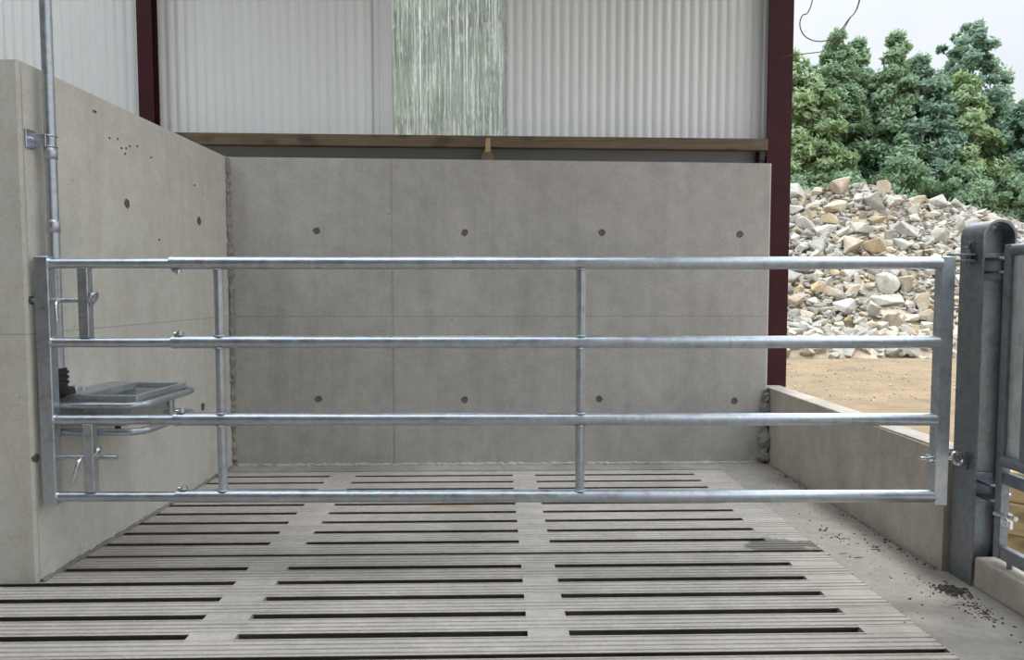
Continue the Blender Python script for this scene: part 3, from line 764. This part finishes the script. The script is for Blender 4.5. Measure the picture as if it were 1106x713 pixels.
special(19, (10.35, 17.0, 1.02), .38, .4, .66, 'rock_tan', 'tall leaning tan stone near the gate end at the foot of the heap', (.15, -.25, .2), 12)
special(20, (9.51, 17.2, 1.14), 1.0, .5, .24, 'rock_pale', 'long flat pale slab lying under the large square block', (.1, -.08, .05), 14)
special(22, (12.41, 19.75, 2.87), .48, .45, .50, 'rock_pale', 'pale block near the top right of the heap left of the gate post', (.1, .2, .4), 14)
special(23, (10.02, 21.05, 3.86), .80, .5, .36, 'rock_tan', 'tan slab just below the large crest boulder', (.2, -.2, .1), 12)
special(24, (12.0, 22.0, 4.55), .42, .4, .50, 'rock_tan', 'small upright tan stone on the crest beside the large crest boulder', (.1, .2, .5), 11)
protos = []
mats = ['rock_grey', 'rock_pale', 'rock_tan', 'rock_ochre']
lab = {'rock_grey': ('grey angular rock among the many in the rubble heap', 'grey rocks of the rubble heap'),
       'rock_pale': ('pale whitish rock among the many in the rubble heap', 'pale rocks of the rubble heap'),
       'rock_tan': ('tan rock among the many in the rubble heap', 'tan rocks of the rubble heap'),
       'rock_ochre': ('ochre rock among the many in the rubble heap', 'ochre rocks of the rubble heap')}
shapes = []
for k in range(16):
    rr = random.Random(100 + k)
    d = (1, rr.uniform(.6, 1), rr.uniform(.4, .85)); shapes.append((k, d))
pm = {}
for k, d in shapes:
    for m_ in mats:
        if m_ == mats[0]: base = rock_mesh(200 + k, *d, n=9 + k % 6)
        me = base if m_ == mats[0] else base.copy()
        me.materials.clear(); me.materials.append(M[m_]); pm[(k, m_)] = me
cand = []; rr = random.Random(5); tries = 0
CX, CY = 0., 0.
while tries < 60000 and len(cand) < 1500:
    tries += 1
    t = rr.random(); Y = 14.8 + 7.5 * t; X = rr.uniform(2., 21.) if tries % 2 else rr.uniform(.42 * Y, .74 * Y)
    if 15.0 < Y < 16.6 and rr.random() < .97: continue          # the bare earth ledge
    s_ = rr.choices((.32, .48, .68, .85), (.32, .40, .23, .05))[0] * rr.uniform(.85, 1.15)
    if Y < 16.4: s_ = min(s_, .32)
    r_ = s_ * .36
    if any((X - a) ** 2 + (Y - c) ** 2 < (r_ + q * .8) ** 2 for a, c, q in taken): continue
    taken.append((X, Y, r_)); cand.append((s_, X, Y))
vis = [c for c in cand if .418 * c[2] < c[1] < .735 * c[2]]
vis.sort(key=lambda c: -c[0] / c[2])
single = set(vis[:285])
left = [c for c in cand if c not in single]
for (s_, X, Y) in vis[:285]:
    k = rr.randrange(16); m_ = rr.choices(mats, (.30, .38, .24, .08))[0]
    o = bpy.data.objects.new('rock', pm[(k, m_)]); COL.objects.link(o)
    o.location = (X, Y, hz(X, Y) + s_ * .12 - .04); o.scale = (s_, s_, s_)
    o.rotation_euler = (rr.uniform(-.5, .5) + .3, rr.uniform(-.5, .5), rr.uniform(0, 6.28))
    tag(o, lab[m_][0], 'rock', lab[m_][1])
# the small stones filling between them, as one heap of stuff
for m_ in ('rock_grey', 'rock_pale', 'rock_tan'):
    pass
bm = bmesh.new(); mi = []
def add_rock(k, loc, s_, rot, mat_i):
    me = pm[(k, mats[0])]
    T = Matrix.Translation(loc) @ rot.to_matrix().to_4x4() @ Matrix.Scale(s_, 4)
    vs = [bm.verts.new(T @ v.co) for v in me.vertices]
    for p in me.polygons:
        try: f = bm.faces.new([vs[i] for i in p.vertices]); f.material_index = mat_i
        except ValueError: pass
from mathutils import Euler
for (s_, X, Y) in left:
    add_rock(rr.randrange(16), Vector((X, Y, hz(X, Y) + s_ * .1 - .04)), s_, Euler((rr.uniform(-.5, .5), rr.uniform(-.5, .5), rr.uniform(0, 6.28))), rr.choices((0, 1, 2), (.4, .4, .2))[0])
for _ in range(3800):
    t = rr.random(); Y = 14.85 + 7.6 * t; X = rr.uniform(.40 * Y, .76 * Y) if rr.random() < .6 else rr.uniform(1.8, 21.5); s_ = rr.uniform(.09, .24)
    if 15.05 < Y < 16.6 and rr.random() < .86: continue
    add_rock(rr.randrange(16), Vector((X, Y, hz(X, Y) - .02)), s_, Euler((rr.uniform(-.6, .6), rr.uniform(-.6, .6), rr.uniform(0, 6.28))), rr.choices((0, 1, 2), (.38, .37, .25))[0])
for _ in range(500):                                          # pebbles on the tan yard
    Y = rr.uniform(9, 14.9); X = rr.uniform(.35 * Y, .78 * Y); s_ = rr.uniform(.02, .05)
    add_rock(rr.randrange(16), Vector((X, Y, -.045)), s_, Euler((0, 0, rr.uniform(0, 6.28))), rr.choices((1, 2), (.3, .7))[0])
me = bpy.data.meshes.new('rubble'); bm.to_mesh(me); bm.free()
for m_ in mats[:3]: me.materials.append(M[m_])
o = bpy.data.objects.new('rubble', me); COL.objects.link(o)
tag(o, 'small broken stones filling the gaps of the rubble heap and the yard before it', 'rubble', kind='stuff')

# trees
def leaf_mesh(seed, H, W, clumps, per, base, size, conic, mat):
    rr = random.Random(seed); verts = []; faces = []; centres = []
    for c in range(clumps):
        for _ in range(30):
            t = rr.random() ** .85; z = base + (H - base) * t
            rad = W * ((1 - t) ** conic * .95 + .05) * (min(1, t / .12) if t < .12 else 1)
            a = rr.uniform(0, 2 * PI); q = rad * math.sqrt(rr.uniform(.05, 1))
            p = Vector((q * math.cos(a), q * math.sin(a), z))
            if all((p - o_).length > .45 for o_ in centres[-40:]): break
        centres.append(p)
        cr = rr.uniform(.35, .8) * (1 - .55 * t)
        tilt = Vector((math.cos(a), math.sin(a), .5)).normalized()
        for _ in range(per):
            d = Vector((rr.gauss(0, 1), rr.gauss(0, 1), rr.gauss(0, .5))); d = d.normalized() * cr * rr.random() ** .5
            n = (tilt + Vector((rr.gauss(0, .6), rr.gauss(0, .6), rr.gauss(.3, .6)))).normalized()
            u = n.orthogonal().normalized(); u.rotate(Matrix.Rotation(rr.uniform(0, 2 * PI), 3, n)); w = n.cross(u)
            s_ = size * rr.uniform(.6, 1.25); ctr = p + d; i = len(verts)
            verts += [ctr - u * s_, ctr - w * s_ * .42 - u * s_ * .1, ctr + u * s_, ctr + w * s_ * .42 - u * s_ * .1 - n * s_ * .15]
            faces.append((i, i + 1, i + 2, i + 3))
    me = bpy.data.meshes.new('foliage'); me.from_pydata([tuple(v) for v in verts], [], faces); me.materials.append(M[mat])
    return me, centres
def trunk_mesh(seed, H, base, centres):
    rr = random.Random(seed); b = MB(); n = 12; P = []
    for i in range(n + 1):
        t = i / n; P.append(Vector((.18 * math.sin(t * 5 + seed) * t, .18 * math.cos(t * 4 + seed) * t, H * .93 * t)))
    b.tube(P, [.17 * (1 - .88 * i / n) + .01 for i in range(n + 1)], 10)
    for c in rr.sample(centres, min(26, len(centres))):
        t = max(.12, min(.85, (c.z - .9) / (H * .93))); k = t * n; i = int(k); p = P[i].lerp(P[min(n, i + 1)], k - i)
        mid = p.lerp(c, .5) + Vector((0, 0, .15)); b.tube([p, mid, c], [.045 * (1 - t * .6), .028, .008], 6)
    bmesh.ops.recalc_face_normals(b.bm, faces=b.bm.faces)
    me = bpy.data.meshes.new('trunk'); b.bm.to_mesh(me); b.bm.free(); me.materials.append(M['bark']); return me
kinds = {}
for key, args in dict(tall=(31, 11.4, 2.4, 190, 190, 1.4, .115, .85, 'leaf_a'), broad=(32, 9.6, 3.0, 230, 190, .9, .12, .6, 'leaf_b'),
                      bright=(33, 8.8, 2.4, 180, 190, .7, .11, .7, 'leaf_c'), crown=(34, 12.2, 2.7, 170, 170, 3.0, .125, .42, 'leaf_b'),
                      bush=(35, 5.0, 2.2, 140, 170, .25, .09, .5, 'leaf_a')).items():
    fm, cs = leaf_mesh(*args); kinds[key] = (fm, trunk_mesh(args[0], args[1], args[5], cs))
def tree(kind, X, Y, s_, label, group=None, z=-.06, name='tree', cat='tree', sz=None):
    t = thing(name, (X, Y, z), label, cat, R.uniform(0, 6.28), group); t.scale = (s_, s_, sz or s_)
    for nm, me in (('foliage', kinds[kind][0]), ('trunk', kinds[kind][1])):
        o = bpy.data.objects.new(nm, me); COL.objects.link(o); o.parent = t
G1 = 'trees behind the rubble heap'
tree('tall', 13.75, 29, 1.03, 'pointed green tree just right of the red column behind the heap', G1)
tree('tall', 14.95, 29.6, 1.02, 'twin-topped green tree second from the red column behind the heap', G1)
tree('bright', 12.5, 28.2, 1.10, 'yellowish green tree half hidden by the red column', G1)
tree('tall', 16.1, 28.8, 1.02, 'slim pointed green tree in the middle of the row behind the heap', G1)
tree('broad', 17.2, 29.2, 1.12, 'broad blue-green tree right of the middle behind the heap', G1)
tree('bright', 18.6, 28.4, 1.12, 'light green tree in front of the tallest dark crown', G1)
tree('crown', 20.2, 30.5, 1.03, 'tallest dark open-crowned tree at the right above the heap', G1)
tree('broad', 21.0, 28.0, .92, 'bushy dark green tree at the right edge of the picture', G1)
for X, Y, s_ in ((11.6, 31.5, 1.0), (14.2, 32, 1.16), (16.3, 32, 1.14), (18.2, 32.5, 1.16), (20.0, 33, 1.05), (22.6, 32, 1.05)):
    tree('broad', X, Y, s_, 'dark bushy tree in the back row showing only through gaps in the nearer trees', 'back row trees')
for X, Y, s_ in ((13.0, 26.6, 1.0), (15.3, 26.8, 1.1), (17.6, 26.8, 1.05), (19.7, 26.5, 1.0), (11.3, 27, 1.0)):
    tree('bush', X, Y, s_, 'low leafy shrub filling in below the trees right behind the heap crest', 'shrubs behind the heap', name='shrub', cat='shrub', sz=s_ * 1.15)
tree('bright', 11.75, 28.6, 1.22, 'light airy tree seen right against the edge of the red column', G1)
G2 = 'trees behind the clear sheet'
tree('bright', -1.9, 11.2, .80, 'light green tree seen at the left through the clear corrugated sheet', G2)
tree('broad', -.55, 12.2, .78, 'green tree seen in the middle through the clear corrugated sheet', G2)
tree('bush', .45, 10.6, 1.3, 'dark green leafy tree seen at the right through the clear corrugated sheet', G2)

# ------------------------------------------------------------------ light
w = bpy.data.worlds.new('overcast_sky'); S.world = w; w.use_nodes = True
nt = w.node_tree; bg = nt.nodes['Background']
tc = N(nt, 'ShaderNodeTexCoord'); sep = N(nt, 'ShaderNodeSeparateXYZ'); L(nt, tc.outputs['Generated'], sep.inputs[0])
sky = ramp(nt, sep.outputs['Z'], [(0., (.66, .71, .75)), (.36, (.72, .77, .82)), (.7, (.80, .88, .97)), (1., (.80, .88, .97))]).outputs['Color']
cl = noise_t(nt, tc.outputs['Generated'], 2.6, 6, .6)
sky = mix(nt, ramp(nt, cl, [(.42, 0.), (.66, .5)]).outputs['Color'], sky, (.86, .86, .86))
# overcast sky: the zenith is about three times as bright as the horizon
lum = ramp(nt, sep.outputs['Z'], [(0., .25), (.36, .285), (.62, .72), (1., 1.)]).outputs['Color']
L(nt, sky, bg.inputs['Color']); L(nt, math_n(nt, 'MULTIPLY', lum, 3.4), bg.inputs['Strength'])
sd = bpy.data.lights.new('sun', 'SUN'); sd.energy = 1.5; sd.angle = math.radians(12); sd.color = (1, .96, .9)
so = bpy.data.objects.new('sun', sd); COL.objects.link(so)
so.rotation_euler = Vector((-.18, -.55, -.81)).to_track_quat('-Z', 'Y').to_euler()

# ------------------------------------------------------------------ camera
cam = bpy.data.cameras.new('camera'); co = bpy.data.objects.new('camera', cam); COL.objects.link(co)
cam.sensor_width = 36; cam.lens = 770 / 1106 * 36; cam.clip_start = .05; cam.clip_end = 300
p_ = math.atan(44 / 770.)
co.location = (0, 0, 1.4); co.rotation_euler = (PI / 2 - p_, 0, -YAW)
S.camera = co
S.view_settings.view_transform = 'Standard'; S.view_settings.look = 'None'
S.view_settings.gamma = 1; S.view_settings.use_curve_mapping = False; S.view_settings.exposure = .38
